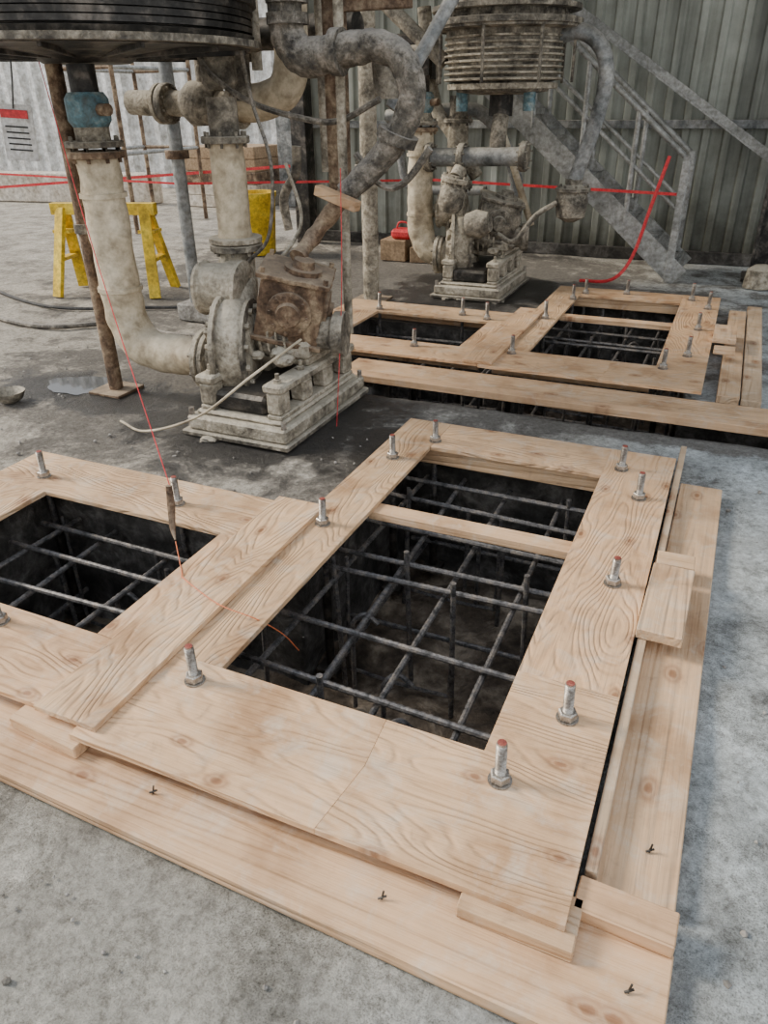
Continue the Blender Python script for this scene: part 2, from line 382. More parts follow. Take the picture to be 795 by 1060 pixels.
# ------------------------------------------------------------ plywood templates
ZP0,ZP1=.082,.102
def frame_a(dx,dy):
    b=B('plywood_anchor_template')
    x0,x1,y0,y1=-1.40+dx,-.05+dx,.99+dy,3.46+dy; a0,a1,c0,c1=-1.17+dx,-.345+dx,1.38+dy,3.15+dy
    j=-.64+dx; k=1.72+dy
    b.slab([(x0,y0),(j-.0004,y0),(j+.028,c0-.17),(j+.014,c0),(x0,c0)],ZP0,ZP1,PLYX,.0008)
    b.slab([(j+.0004,y0),(x1,y0),(x1,k),(a1,k),(a1,c0),(j+.0148,c0),(j+.0288,c0-.17)],ZP0,ZP1,PLYX,.0008)
    b.box(a1,x1,k+.0004,y1,ZP0,ZP1,PLYY,.0008)
    b.box(x0,a0,c0+.001,y1,ZP0,ZP1,PLYY,.0015)
    b.box(a0+.001,a1,c1,y1,ZP0,ZP1,PLYX,.0015)
    b.box(a0-.02,a1+.02,2.47+dy,2.555+dy,.045,.0825,LUMX,.003)
    b.box(x0+.03,x1-.04,c1+.02,c1+.11,.0,.0815,LUMX,.003)
    b.box(x0+.05,x0+.09,c0,y1-.05,.0,.0815,LUMY,.003)
    b.box(x1-.10,x1-.06,c0,y1-.05,.0,.0815,LUMY,.003)
    b.box(x0+.05,x1-.3,y0+.16,y0+.2,.0,.0815,LUMX,.003)
    return b.done()
def frame_b(dx,dy):
    b=B('plywood_anchor_template')
    x0,x1,y0,y1=-2.93+dx,-1.41+dx,1.04+dy,2.37+dy; a0,a1,c0,c1=-2.57+dx,-1.64+dx,1.36+dy,2.05+dy
    b.box(x0,x1,c1,y1,ZP0,ZP1,PLYX,.0015); b.box(x0,x1,y0,c0,ZP0,ZP1,PLYX,.0015)
    b.box(x0,a0,c0+.001,c1-.001,ZP0,ZP1,PLYY,.0015); b.box(a1,x1,c0+.001,c1-.001,ZP0,ZP1,PLYY,.0015)
    b.box(x0+.03,x1-.04,c1+.16,c1+.20,.0,.0815,LUMX,.003); b.box(x0+.05,x1-.04,y0+.16,y0+.20,.0,.0815,LUMX,.003)
    return b.done()
frame_a(0,0); frame_b(0,0); frame_a(.05,3.48); frame_b(.05,3.45)

def plank(x0,x1,y0,y1,z0,z1,mat,rot=0,name='lumber_plank',bev=.003,tilt=0):
    b=B(name); b.box(x0,x1,y0,y1,z0,z1,mat,bev,(0,tilt,rot)); return b.done()
plank(-1.56,-1.34,1.02,2.38,.1035,.123,PLYY,.6,'plywood_splice_strip',.0015)
plank(-1.46,-1.26,4.48,5.94,.1045,.124,PLYY,0,'plywood_splice_strip',.0015)
plank(-2.7,.165,.845,1.09,0,.04,LUMX,-1.2)
plank(-1.62,-1.36,.975,1.12,.041,.081,LUMX,-4,'lumber_block')
plank(-.275,-.025,.955,1.08,.042,.081,LUMX,0,'lumber_block')
plank(-.045,.165,1.05,1.135,.0415,.081,LUMX,-2,'lumber_block')
plank(-.012,.165,1.16,3.34,0,.038,LUMY,-.2)
plank(-.040,-.0125,1.15,3.66,.0,.088,LUMG,.1)
plank(-.045,.095,2.03,2.45,.0895,.1275,LUMY,-1,'lumber_block')
plank(-.035,.095,2.47,2.56,.0895,.119,LUMX,2,'lumber_block')
plank(-2.35,.95,4.13,4.22,.01,.055,LUMX,.0)
plank(-2.2,.95,4.235,4.47,.01,.048,LUMX,.0)
plank(.085,.21,4.6,6.75,0,.05,LUMY)
plank(.22,.33,4.6,7.0,0,.038,LUMG)
plank(.0,.15,5.52,5.9,.104,.14,LUMY,0,'lumber_block')
plank(.02,.15,5.25,5.34,.104,.14,LUMX,0,'lumber_block')

# ------------------------------------------------------------ anchor bolts
def anchor_bolt(x,y,h=.12,zb=ZP1):
    b=B('anchor_bolt'); s=random.uniform(.9,1.08); h*=s
    lx=random.uniform(-.012,.012); ly=random.uniform(-.012,.012)
    b.cyl((x,y,-.6),(x,y,zb-.001),.0125,REBAR,12)
    prof=[(0,0),(0,.0125)]
    n=int(h/.004)
    for i in range(n): prof+=[(i*.004+.001,.0145),(i*.004+.003,.0126)]
    prof+=[(h,.0126),(h,0)]
    b.lathe(prof,(x,y,zb),(lx*3,ly*3,1),BOLT,16)
    b.cyl((x+lx*3*h,y+ly*3*h,zb+h),(x+lx*3*h,y+ly*3*h,zb+h+.002),.0115,REDTIP,12)
    b.lathe([(0,0),(0,.031),(.004,.031),(.004,0)],(x,y,zb+.0005),(0,0,1),BOLT,24)
    b.lathe([(0,0),(0,.024),(.002,.0265),(.021,.0265),(.024,.023),(.024,0)],(x,y,zb+.005),(lx,ly,1),BOLT,6,False)
    b.cyl((x,y,-.62),(x,y,-.2),.02,DARKST,12)
    b.box(x-.05,x+.05,y-.05,y+.05,-.66,-.63,DARKST,.002)
    return b.done()
A=[(-1.21,1.30),(-1.30,2.27),(-1.29,2.96),(-1.17,3.22),(-.27,3.24),(-.16,2.98),(-.16,2.29),(-.17,1.58),(-.28,1.30)]
for x,y in A: anchor_bolt(x,y)
for x,y in [(-2.69,2.16),(-1.95,2.18),(-1.98,1.28)]: anchor_bolt(x,y)
for x,y in [(-1.21,4.78),(-1.21,5.75),(-1.14,6.45),(-1.08,6.70),(-.75,6.8),(-.22,6.76),(-.08,6.5),(-.11,5.83),(-.13,5.14),(-.25,4.82)]: anchor_bolt(x,y,.13)
for x,y in [(-2.53,5.56),(-1.88,4.7),(-1.62,5.56),(-1.84,5.62)]: anchor_bolt(x,y,.13)

# ------------------------------------------------------------ slurry pump
def pump(dx,dy,px=-3.2,near=True):
    S=lambda x,y,z:(x+dx,y+dy,z)
    b=B('slurry_pump')
    BOXM=RUST if near else MUDSTEEL
    def bx(x0,x1,y0,y1,z0,z1,m,bev=.006,rot=None): b.box(x0+dx,x1+dx,y0+dy,y1+dy,z0,z1,m,bev,rot)
    bx(-2.57,-1.90,3.00,4.00,0,.03,MUDSTEEL)
    bx(-2.54,-1.92,3.02,3.98,.03,.11,SCALE,.012)
    bx(-2.50,-1.96,3.06,3.94,.11,.135,SCALE,.01)
    for x in (-2.48,-2.06):
        bx(x,x+.09,3.08,3.92,.135,.16,SCALE)
        for i in range(4):
            y=3.08+i*.245; bx(x,x+.09,y,y+.105,.16,.28,SCALE,.012)
        bx(x-.012,x+.105,3.07,3.93,.28,.325,SCALE,.01)
        for i in range(4):
            y=3.13+i*.24; b.cyl(S(x+.05,y,.325),S(x+.05,y,.345),.022,SCALE,6); b.cyl(S(x+.05,y,.34),S(x+.05,y,.375),.011,SCALE,8)
    bx(-2.40,-2.08,3.10,3.90,.135,.24,DARKST,.02)
    bx(-2.46,-1.99,3.42,3.88,.325,.37,SCALE,.012)
    for x,y in ((-2.52,3.045),(-1.94,3.045),(-1.94,3.95),(-2.52,3.95)): b.cyl(S(x,y,.11),S(x,y,.15),.016,BOLT,6)
    # volute casing
    ax=Vector((1,.35,0)).normalized(); c=Vector(S(-2.52,3.36,.40))
    b.lathe([(0,0),(0,.15),(.02,.22),(.06,.255),(.12,.262),(.18,.24),(.22,.17),(.22,0)],c,ax,SCALE,40,True,.06)
    b.flange(c+ax*.03,ax,.275,.03,SCALE,12,SCALE)
    b.flange(c+ax*.19,ax,.26,.025,MUDSTEEL,12,SCALE)
    b.lathe([(-.03,0),(-.03,.13),(.0,.15),(.0,0)],c,ax,SCALE,32,True,.04)
    b.flange(S(-2.635,3.385,.31),(1,.1,0),.17,.035,SCALE,8,MUDSTEEL); b.flange(S(-2.595,3.39,.31),(1,.1,0),.165,.03,MUDSTEEL,0)
    b.cyl(S(-2.62,3.385,.31),S(-2.45,3.4,.34),.12,SCALE,24)
    for i in range(5):
        a=i*1.256; q=ax.to_track_quat('Z','Y')@Vector((math.cos(a)*.2,math.sin(a)*.2,0)); b.beam(c+q*.55+ax*-.02,c+q*1.2+ax*-.0,.03,.035,SCALE,.006)
    for a in (-.13,.15): bx(-2.47,-2.3,3.40+a-.05,3.40+a+.05,.14,.3,SCALE)
    # bearing housing
    b.lathe([(0,0),(0,.10),(.04,.135),(.2,.135),(.22,.10),(.42,.09),(.44,.12),(.5,.12),(.5,0)],S(-2.32,3.46,.48),(1,.25,0),MUDSTEEL,24,True,.06)
    for i in range(4): b.flange(S(-2.27+i*.045,3.475+i*.011,.48),(1,.25,0),.145,.014,SCALE,0)
    # discharge riser
    b.tube([S(-2.48,3.48,.56),S(-2.53,3.6,.66),S(-2.6,3.72,.74),S(-2.6,3.74,.84)],[.12,.12,.11,.10],SCALE,20,5,.05)
    b.lathe([(0,0),(0,.10),(.01,.145),(.03,.15),(.04,.135),(.24,.14),(.25,.155),(.27,.155),(.28,.12),(.28,0)],S(-2.70,3.50,.68),(1,.15,0),SCALE,28,True,.04)
    b.lathe([(0,0),(.0,.06),(-.03,.06),(-.03,0)],S(-2.70,3.50,.68),(1,.15,0),SCALE,20)
    b.flange(S(-2.6,3.74,.87),(0,0,1),.15,.035,MUDSTEEL,8,MUDSTEEL); b.flange(S(-2.6,3.74,.91),(0,0,1),.15,.03,SCALE,0)
    b.tube([S(-2.6,3.74,.9),S(-2.6,3.74,1.0),S(-2.6,3.74,1.2),S(-2.6,3.74,1.42)],[.1,.092,.095,.092],SCALE if not near else BEIGE,24,4,.04)
    b.flange(S(-2.6,3.74,1.42),(0,0,1),.13,.035,MUDSTEEL,8)
    b.cyl(S(-2.6,3.74,1.42),S(-2.6,3.74,1.62),.08,MUDSTEEL,20)
    # rusty drive gearbox
    def rbox(sz,c,rot,mat,seed=0,bev=.03,amp=.016):
        t=bmesh.new(); bmesh.ops.create_cube(t,size=1)
        bmesh.ops.subdivide_edges(t,edges=t.edges[:],cuts=9,use_grid_fill=True)
        for v in t.verts:
            # soften the corners of the cast box, then cake it with mud
            w=Vector((v.co.x*sz[0],v.co.y*sz[1],v.co.z*sz[2])); hs=[k/2-bev for k in sz]
            cl=Vector([max(-h,min(h,q)) for q,h in zip(w,hs)]); d=w-cl
            w=cl+(d.normalized()*bev if d.length>1e-6 else d)
            v.co=w+noise.noise_vector(w*16+Vector((seed,0,0)))*amp*.6
        b._add(t,mat,Matrix.Translation(Vector(c))@Euler(rot).to_matrix().to_4x4(),True)
    R=(.10,.22,.40)
    M3=Euler(R).to_matrix(); G=Vector(S(-2.13,3.54,.63)); L=lambda x,y,z: tuple(G+M3@Vector((x,y,z)))
    rbox((.35,.33,.36),L(0,0,0),R,BOXM,0,.022,.014)
    rbox((.39,.37,.03),L(0,0,.175),R,BOXM,8,.01,.008)
    rbox((.39,.37,.03),L(0,0,-.165),R,BOXM,9,.01,.008)
    ay=M3@Vector((0,-1,0)); az=M3@Vector((0,0,1)); axx=M3@Vector((1,0,0))
    b.lathe([(0,0),(0,.12),(.025,.12),(.03,.11),(.03,.07),(.05,.06),(.05,0)],L(0,-.16,0),ay,BOXM,28,True,.04)
    for k in range(8):
        a=k*math.pi/4; b.cyl(L(.10*math.cos(a),-.18,.10*math.sin(a)),L(.10*math.cos(a),-.20,.10*math.sin(a)),.010,BOXM,6)
    b.lathe([(0,0),(0,.11),(.025,.11),(.03,.05),(.05,.05),(.05,0)],L(.17,0,0),axx,BOXM,28,True,.04)
    b.lathe([(0,0),(0,.10),(.03,.10),(.03,.06),(.07,.055),(.07,0)],L(.03,-.02,.185),az,BOXM,24,True,.05)
    for sx_ in (-1,1):
        for sy_ in (-1,1): b.cyl(L(.165*sx_,.155*sy_,.185),L(.165*sx_,.155*sy_,.215),.013,BOXM,6)
    bx(-2.32,-1.98,3.40,3.74,.36,.46,SCALE,.02)
    for i in range(7):
        b.lump(S(random.uniform(-2.45,-2.0),random.uniform(3.3,3.85),.36+random.uniform(0,.04)),random.uniform(.03,.06),SCALE,(1,1,.6),.35,i)
    for i in range(9):
        b.lump(S(random.uniform(-2.65,-1.85),random.uniform(2.98,4.02),.0),random.uniform(.02,.045),MUDSTEEL,(1.3,1.3,.5),.35,i+20)
    # suction line
    r=.112
    P=[S(px,3.40,1.34),S(px,3.40,1.0),S(px,3.40,.62),S(px+.02,3.40,.47),S(px+.08,3.40,.36),S(px+.19,3.40,.31)]
    RR=[r*1.02,r,r*1.03,r*1.04,r*1.05,r*1.03]
    if px<-3: P.append(S(px+.36,3.39,.305)); RR.append(r*.97)
    P.append(S(-2.64,3.385,.31)); RR.append(r*.95)
    b.tube(P,RR,BEIGE,32,12,.11,True,11)
    for k in (0,1): b.lathe([(-.012,r),(-.012,r*1.12),(.012,r*1.12),(.012,r)],S(px,3.40,.66+k*.5),(0,0,1),BEIGE,28,True,.03)
    b.flange(S(px,3.40,1.36),(0,0,1),.15,.035,RUST,8)
    b.flange(S(px,3.40,1.41),(0,0,1),.15,.03,MUDSTEEL,8)
    b.cyl(S(px,3.40,1.42),S(px,3.40,1.50),.09,SCALE,20)
    b.lathe([(0,0),(0,.09),(.03,.11),(.13,.11),(.16,.09),(.16,0)],S(px,3.40,1.49),(0,0,1),BLUEV,24)
    b.cyl(S(px,3.40,1.65),S(px,3.40,1.775),.07,DARKST,16)
    b.cyl(S(px,3.40,1.57),S(px+.17,3.36,1.57),.03,RUST,10)
    return b.done()
pump(0,0)
pump(.12,3.5,-2.83,False)
b=B('valve_manifold')
b.lathe([(0,0),(0,.08),(.05,.11),(.18,.11),(.22,.08),(.3,.07),(.3,0)],(-2.36,6.7,.72),(.2,0,1),MUDSTEEL,24,True,.08)
b.flange((-2.31,6.7,.98),(.2,0,1),.12,.04,SCALE,8)
b.cyl((-2.3,6.7,1.0),(-2.28,6.75,1.06),.06,SCALE,16)
b.lathe([(0,0),(0,.10),(.1,.12),(.2,.08),(.2,0)],(-2.15,6.62,.62),(1,0,.2),MUDSTEEL,20,True,.08)
b.done()

# ------------------------------------------------------------ overhead vessels
def vessel(name,c,prof,mat,flz,ribs):
    b=B(name); b.lathe(prof,c,(0,0,1),mat,72)
    for z,r,th,nb in flz: b.flange((c[0],c[1],c[2]+z),(0,0,1),r,th,mat,nb,MUDSTEEL)
    for z,r in ribs: b.lathe([(-.012,r-.03),(-.012,r),(.012,r),(.012,r-.03)],(c[0],c[1],c[2]+z),(0,0,1),mat,72)
    return b
b=vessel('overhead_thickener_tank',(-3.24,3.5,1.78),[(0,0),(.0,.22),(.02,.25),(.05,.62),(.05,.84),(.11,.87),(.12,.81),(.20,.81),(.21,.87),(.30,.87),(.31,.80),(2.2,.80),(2.2,0)],DARKST,[(.26,.89,.05,36)],[(.135,.86),(.165,.86),(.195,.86)])
for a in range(12):
    an=a*math.pi/6; p=Vector((-3.24,3.5,0)); d=Vector((math.cos(an),math.sin(an),0))
    b.beam(p+d*.25+Vector((0,0,1.81)),p+d*.82+Vector((0,0,1.825)),.02,.03,DARKST)
b.lathe([(-.015,.83),(-.015,.90),(.015,.90),(.015,.83)],(-3.24,3.5,1.85),(0,0,1),MUDSTEEL,72)
b.done()
b=vessel('expansion_bellows_vessel',(-2.02,7.0,1.62),[(0,0),(0,.20),(.02,.38),(.06,.40),(.09,.40),(.10,.44),(.45,.48),(.46,.60),(.5,.60),(.52,.5),(1.6,.5),(1.6,0)],MUDSTEEL,[(.50,.62,.05,24),(.6,.6,.04,24)],[])
for i in range(8): b.lathe([(-.012,.45),(-.006,.49),(.006,.49),(.012,.45)],(-2.02,7.0,1.73+i*.042),(0,0,1),SCALE,72)
b.lathe([(-.02,.38),(-.02,.46),(.02,.46),(.02,.38)],(-2.02,7.0,1.68),(0,0,1),SCALE,72)
b.lathe([(0,0),(0,.10),(.18,.10),(.18,0)],(-2.02,7.0,1.46),(0,0,1),DARKST,20)
for x in (-2.32,-1.74): b.lathe([(0,0),(0,.05),(.16,.05),(.16,0)],(x,6.85,1.50),(0,0,1),BLUEV,16)
for k in range(8):
    a=k*.785; b.beam((-2.02+.58*math.cos(a),7+.58*math.sin(a),1.7),(-2.02+.58*math.cos(a),7+.58*math.sin(a),2.12),.02,.03,MUDSTEEL)
b.done()

# pipes and hoses ------------------------------------------------
b=B('slurry_hose')
b.tube([(-2.26,3.9,2.5),(-2.27,3.9,2.0),(-2.25,3.9,1.86),(-2.15,3.9,1.79),(-1.98,3.9,1.81),(-1.78,3.9,1.83),(-1.63,3.9,1.76),(-1.58,3.9,1.62),(-1.64,3.9,1.46),(-1.78,3.88,1.30),(-1.93,3.82,1.16)],[.085,.085,.09,.09,.08,.07,.07,.072,.07,.065,.06],HOSE,24,10,.16,True,22)
for p,ax in (((-2.26,3.9,2.05),(0,0,1)),((-2.26,3.9,1.96),(0,0,1)),((-1.98,3.9,1.81),(1,0,0)),((-1.66,3.9,1.43),(.4,0,1))): b.lathe([(-.025,.07),(-.025,.105),(.025,.105),(.025,.07)],p,ax,HOSE,20,True,.1)
b.tube([(-1.93,3.82,1.16),(-2.03,3.75,1.02),(-2.09,3.66,.92),(-2.09,3.56,.87)],[.05,.045,.04,.045],RUST,14,8,.30,True,20)
b.done()
b=B('slurry_hose')
b.tube([(-1.60,7.0,2.02),(-1.42,7.0,2.05),(-1.26,7.0,1.97),(-1.17,7.0,1.78),(-1.19,7.0,1.5),(-1.27,7.0,1.2),(-1.33,7.0,.98)],.06,GREYP,18,7,.12)
b.flange((-1.62,7.0,2.02),(1,0,0),.1,.04,MUDSTEEL,6)
b.lathe([(0,0),(0,.05),(.04,.12),(.16,.14),(.26,.12),(.3,.07),(.34,.07),(.34,0)],(-1.34,7.0,.64),(0,0,1),MUDSTEEL,24,True,.05)
b.flange((-1.34,7.0,.9),(0,0,1),.15,.03,MUDSTEEL,8)
b.done()

b=B('process_pipework')
b.tube([(-2.95,4.5,2.9),(-2.62,4.5,2.3),(-2.60,4.5,2.0),(-2.60,4.5,1.80),(-2.66,4.5,1.66),(-2.80,4.5,1.60),(-3.0,4.5,1.58)],.105,BEIGE,24,7,.06)
b.cyl((-3.0,4.5,1.58),(-3.85,4.5,1.60),.075,SCALE,20,None,.05)
b.flange((-3.0,4.5,1.58),(1,0,0),.14,.04,SCALE,8); b.flange((-3.55,4.5,1.59),(1,0,0),.12,.05,MUDSTEEL,8); b.flange((-3.6,4.5,1.59),(1,0,0),.12,.03,SCALE,0)
b.lathe([(0,0),(0,.09),(.06,.13),(.2,.13),(.26,.09),(.26,0)],(-3.4,4.5,1.59),(1,0,0),MUDSTEEL,24,True,.05)
b.cyl((-3.25,4.5,1.6),(-3.25,4.5,2.1),.045,MUDSTEEL,14); b.lathe([(0,0),(0,.15),(.03,.15),(.03,0)],(-3.25,4.5,2.0),(0,0,1),MUDSTEEL,20)
b.cyl((-2.9,4.4,1.6),(-2.9,4.4,1.95),.06,MUDSTEEL,14,None,.05)
b.cyl((-3.9,4.8,1.95),(-2.3,4.8,1.98),.09,DARKST,20,None,.05)
b.flange((-2.75,4.8,1.97),(1,0,0),.15,.05,MUDSTEEL,10); b.flange((-3.1,4.8,1.97),(1,0,0),.15,.05,MUDSTEEL,10)
b.lathe([(0,0),(0,.1),(.04,.14),(.3,.14),(.34,.1),(.34,0)],(-2.85,4.3,2.0),(0,0,1),MUDSTEEL,24,True,.06)
b.lathe([(0,0),(0,.08),(.03,.10),(.2,.10),(.24,.07),(.24,0)],(-2.85,4.1,1.66),(0,0,1),MUDSTEEL,24,True,.08)
b.cyl((-2.85,4.1,1.85),(-2.85,4.1,2.3),.05,MUDSTEEL,16,None,.08)
b.cyl((-2.62,4.15,1.75),(-2.62,4.15,2.5),.03,SCALE,12,None,.08)
b.cyl((-2.45,4.6,1.2),(-2.45,4.6,2.5),.03,SCALE,12,None,.08)
b.cyl((-2.0,4.6,1.55),(-1.6,4.9,2.3),.04,GREYP,12,None,.05)
b.lathe([(0,0),(0,.07),(.2,.08),(.24,.04),(.24,0)],(-1.85,4.2,1.6),(0,0,1),MUDSTEEL,18,True,.08)
b.tube([(-2.6,4.5,1.35),(-2.62,4.5,1.2),(-2.72,4.5,1.05),(-2.7,4.5,.85)],.03,MUDSTEEL,12,6,.1)
b.cyl((-2.5,6.9,1.86),(-3.1,6.9,2.35),.06,MUDSTEEL,14,None,.05)
b.cyl((-2.6,6.9,1.95),(-3.6,6.9,1.95),.05,MUDSTEEL,14,None,.05)
b.box(-3.1,-2.7,7.1,7.4,1.75,2.1,DARKST,.02)
b.cyl((-2.6,6.85,1.14),(-1.75,6.85,1.16),.075,GREYP,20,None,.03); b.flange((-2.3,6.85,1.14),(1,0,0),.12,.05,MUDSTEEL,8)
b.flange((-1.75,6.85,1.16),(1,0,0),.12,.05,MUDSTEEL,8); b.flange((-2.6,6.85,1.14),(1,0,0),.12,.05,MUDSTEEL,8)
b.tube([(-2.85,7.3,2.3),(-2.75,7.3,1.6),(-2.55,7.3,1.3),(-2.3,7.3,.95)],.06,SCALE,16,6,.08)
b.tube([(-2.0,6.9,1.14),(-2.0,6.9,1.3),(-2.0,6.95,1.46)],.07,MUDSTEEL,16,5,.05)
b.tube([(-3.3,7.5,1.45),(-2.7,7.5,1.5),(-2.3,7.5,1.45),(-2.0,7.5,1.0),(-1.95,7.5,.5),(-1.95,7.5,.1)],.06,GREYP,16,6,.05)
b.tube([(-2.1,7.2,1.45),(-1.95,7.2,1.1),(-1.75,7.3,.55)],.03,BEIGE,12,6)
b.tube([(-1.9,6.7,.55),(-1.75,6.7,.5),(-1.6,6.8,.7),(-1.45,6.9,.8)],.022,MUDSTEEL,10,6)
b.tube([(-3.6,8.6,2.2),(-3.6,8.6,.9),(-3.3,8.6,.7),(-2.6,8.6,.7)],.05,GREYP,12,6)
b.done()

b=B('pipe_support_post')
b.cyl((-3.4,3.42,0.018),(-3.4,3.42,1.80),.043,RUST,16,None,.04); b.box(-3.52,-3.28,3.30,3.54,0,.018,RUST,.003)
b.lathe([(0,.04),(0,.06),(.05,.06),(.05,.04)],(-3.4,3.42,.95),(0,0,1),MUDSTEEL,16); b.done()
b=B('pipe_support_post')
b.cyl((-4.0,5.1,0.14),(-4.0,5.1,2.3),.05,GREYP,16,None,.03); b.box(-4.12,-3.75,4.98,5.3,0,.14,STONE,.01)
b.flange((-4.0,5.1,1.25),(0,0,1),.09,.06,RUST,0); b.done()
b=B('pipe_support_post')
b.cyl((-2.9,6.2,0.02),(-2.9,6.2,2.4),.07,SCALE,16,None,.04); b.box(-3.05,-2.75,6.05,6.35,0,.02,RUST,.003)
b.flange((-2.9,6.2,1.1),(0,0,1),.12,.05,MUDSTEEL,8);b.done()
b=B('steel_channel_bracket')
for x in (-2.2,-2.11): b.box(x,x+.02,4.15,4.23,1.1,2.7,RUST,.004)
b.box(-2.2,-2.09,4.15,4.17,1.1,2.7,RUST,.004)
b.box(-2.2,-1.7,4.15,4.2,2.0,2.06,RUST,.004)
b.done()
b=B('conduit_pipe')
b.tube([(-2.0,3.95,2.6),(-2.0,3.95,1.2),(-2.0,3.95,.5),(-2.0,3.95,.375)],.026,SCALE,10,6,.25,True,20); b.done()
plank(-2.04,-1.78,3.66,3.72,1.13,1.18,LUMX,-8,'lumber_offcut',tilt=16)
b=B('hanging_cables')
b.tube([(-2.95,4.0,1.95),(-2.85,4.0,1.75),(-2.6,4.0,1.6),(-2.3,4.0,1.52),(-2.05,4.0,1.5),(-1.8,4.0,1.6)],.016,HOSE,8,8)
b.tube([(-2.5,3.8,1.9),(-2.45,3.8,1.6),(-2.3,3.7,1.3),(-2.35,3.7,.95),(-2.5,3.7,.8)],.010,HOSE,8,8)
b.tube([(-2.3,3.85,1.3),(-2.2,3.8,1.0),(-2.32,3.6,.75)],.010,SCALE,8,8)
b.tube([(-1.9,3.9,1.35),(-1.75,3.9,1.2),(-1.62,3.9,1.22),(-1.48,3.9,1.38)],.018,HOSE,8,8,.3)
b.tube([(-2.0,3.5,.5),(-2.15,3.1,.35),(-2.4,2.95,.15),(-2.75,2.92,.02),(-3.0,3.0,.012)],.007,BEIGE,8,8)
b.done()
b=B('ground_hose')
b.tube([(-7.5,4.6,.02),(-6,4.5,.02),(-5.0,4.35,.02),(-4.4,4.75,.02),(-3.9,4.55,.02),(-3.2,4.7,.02)],.022,HOSE,8,8)
b.tube([(-7,5.4,.015),(-5.5,4.9,.015),(-4.6,5.2,.015),(-3.6,5.6,.015),(-2.9,5.5,.015)],.014,BLK,8,8)
b.done()

# sign ------------------------------------------------------------
b=B('danger_sign'); x,y=-3.62,3.3
b.box(x-.09,x+.09,y,y+.004,1.33,1.60,WHITE,.001,(0,4,20)); b.box(x-.075,x+.075,y-.006,y-.002,1.535,1.575,REDM,.001,(0,4,20))
for i in range(5): b.box(x-.065,x+.06,y-.004,y-.001,1.49-i*.028,1.498-i*.028,BLK,0,(0,4,20))
b.tube([(x,y,1.58),(x+.04,y,1.72),(x+.06,y,1.82)],.004,BLK,6,3); b.done()

# sawhorse ----------------------------------------------------------
def sawhorse(cx,cy,ang,L=.95,h=.8):
    b=B('yellow_sawhorse'); ca,sa=math.cos(ang),math.sin(ang)
    T=lambda u,v,z:(cx+u*ca-v*sa,cy+u*sa+v*ca,z)
    b.beam(T(-L/2,0,h-.05),T(L/2,0,h-.05),.09,.10,YEL)
    for s in (-1,1):
        u=s*(L/2-.1)
        for w in (-1,1): b.beam(T(u+s*.08,w*.26,0),T(u,w*.03,h-.04),.10,.045,YEL)
        b.beam(T(u+s*.045,-.17,.32),T(u+s*.045,.17,.32),.08,.03,YEL)
        b.beam(T(u+s*.015,-.09,.56),T(u+s*.015,.09,.56),.16,.03,YEL)
    return b.done()
sawhorse(-5.35,5.65,.30,1.0)
b=B('yellow_bin'); b.lathe([(.0,0),(0,.19),(.02,.20),(.62,.24),(.64,.255),(.68,.255),(.68,.23),(.1,.2),(.1,0)],(-5.17,7.9,0),(0,0,1),YEL,28); b.done()
b=B('cardboard_box'); b.box(-3.62,-3.32,8.0,8.3,0,.22,CARD,.004); b.box(-3.28,-3.05,8.0,8.25,0,.16,CARD,.004,(0,0,12)); b.done()
b=B('red_tool_bag'); b.box(-3.52,-3.28,8.05,8.25,.225,.33,REDM,.03); b.tube([(-3.48,8.15,.33),(-3.45,8.15,.39),(-3.36,8.15,.39),(-3.32,8.15,.33)],.01,REDM,8,5); b.done()
b=B('steel_bowl'); b.lathe([(0,0),(0,.05),(.02,.075),(.06,.095),(.065,.095),(.02,.06),(.012,0)],(-3.88,3.02,0),(0,0,1),MUDSTEEL,24); b.done()

# strings ---------------------------------------------------------
b=B('red_string_line')
b.tube([(-3.27,3.2,1.78),(-2.65,2.7,.95),(-1.95,2.15,.2)],.0022,REDM,6,4)
b.tube([(-1.86,3.64,1.3),(-1.84,3.56,.7),(-1.82,3.4,.01)],.0022,REDM,6,4)
b.tube([(-1.76,1.92,.106),(-1.6,1.75,.106),(-1.55,1.7,.127),(-1.35,1.62,.127),(-1.2,1.62,.108),(-1.155,1.7,.0),(-1.13,1.75,-.1)],.002,ORG,6,6); b.done()
b=B('tie_wire_handle'); b.tube([(-1.82,2.0,.30),(-1.815,1.99,.22),(-1.80,1.96,.14),(-1.77,1.93,.106)],[.012,.016,.013,.003],RUST,10,5,.2); b.done()
b=B('barrier_tape')
b.beam((-9,6.5,.95),(-5.2,6.6,.88),.003,.02,REDM,0); b.beam((-5.2,6.6,.88),(-3.0,8.0,.85),.003,.022,REDM,0)
b.beam((-3.0,8.0,.85),(-.55,7.85,.80),.004,.025,REDM,0); b.beam((-12,9.5,.35),(-6.2,10.5,.75),.004,.04,REDM,0)
b.tube([(-.66,7.8,1.12),(-.75,7.75,.7),(-.85,7.7,.25),(-1.0,7.6,.05),(-1.3,7.6,.02)],.016,REDM,8,6); b.done()

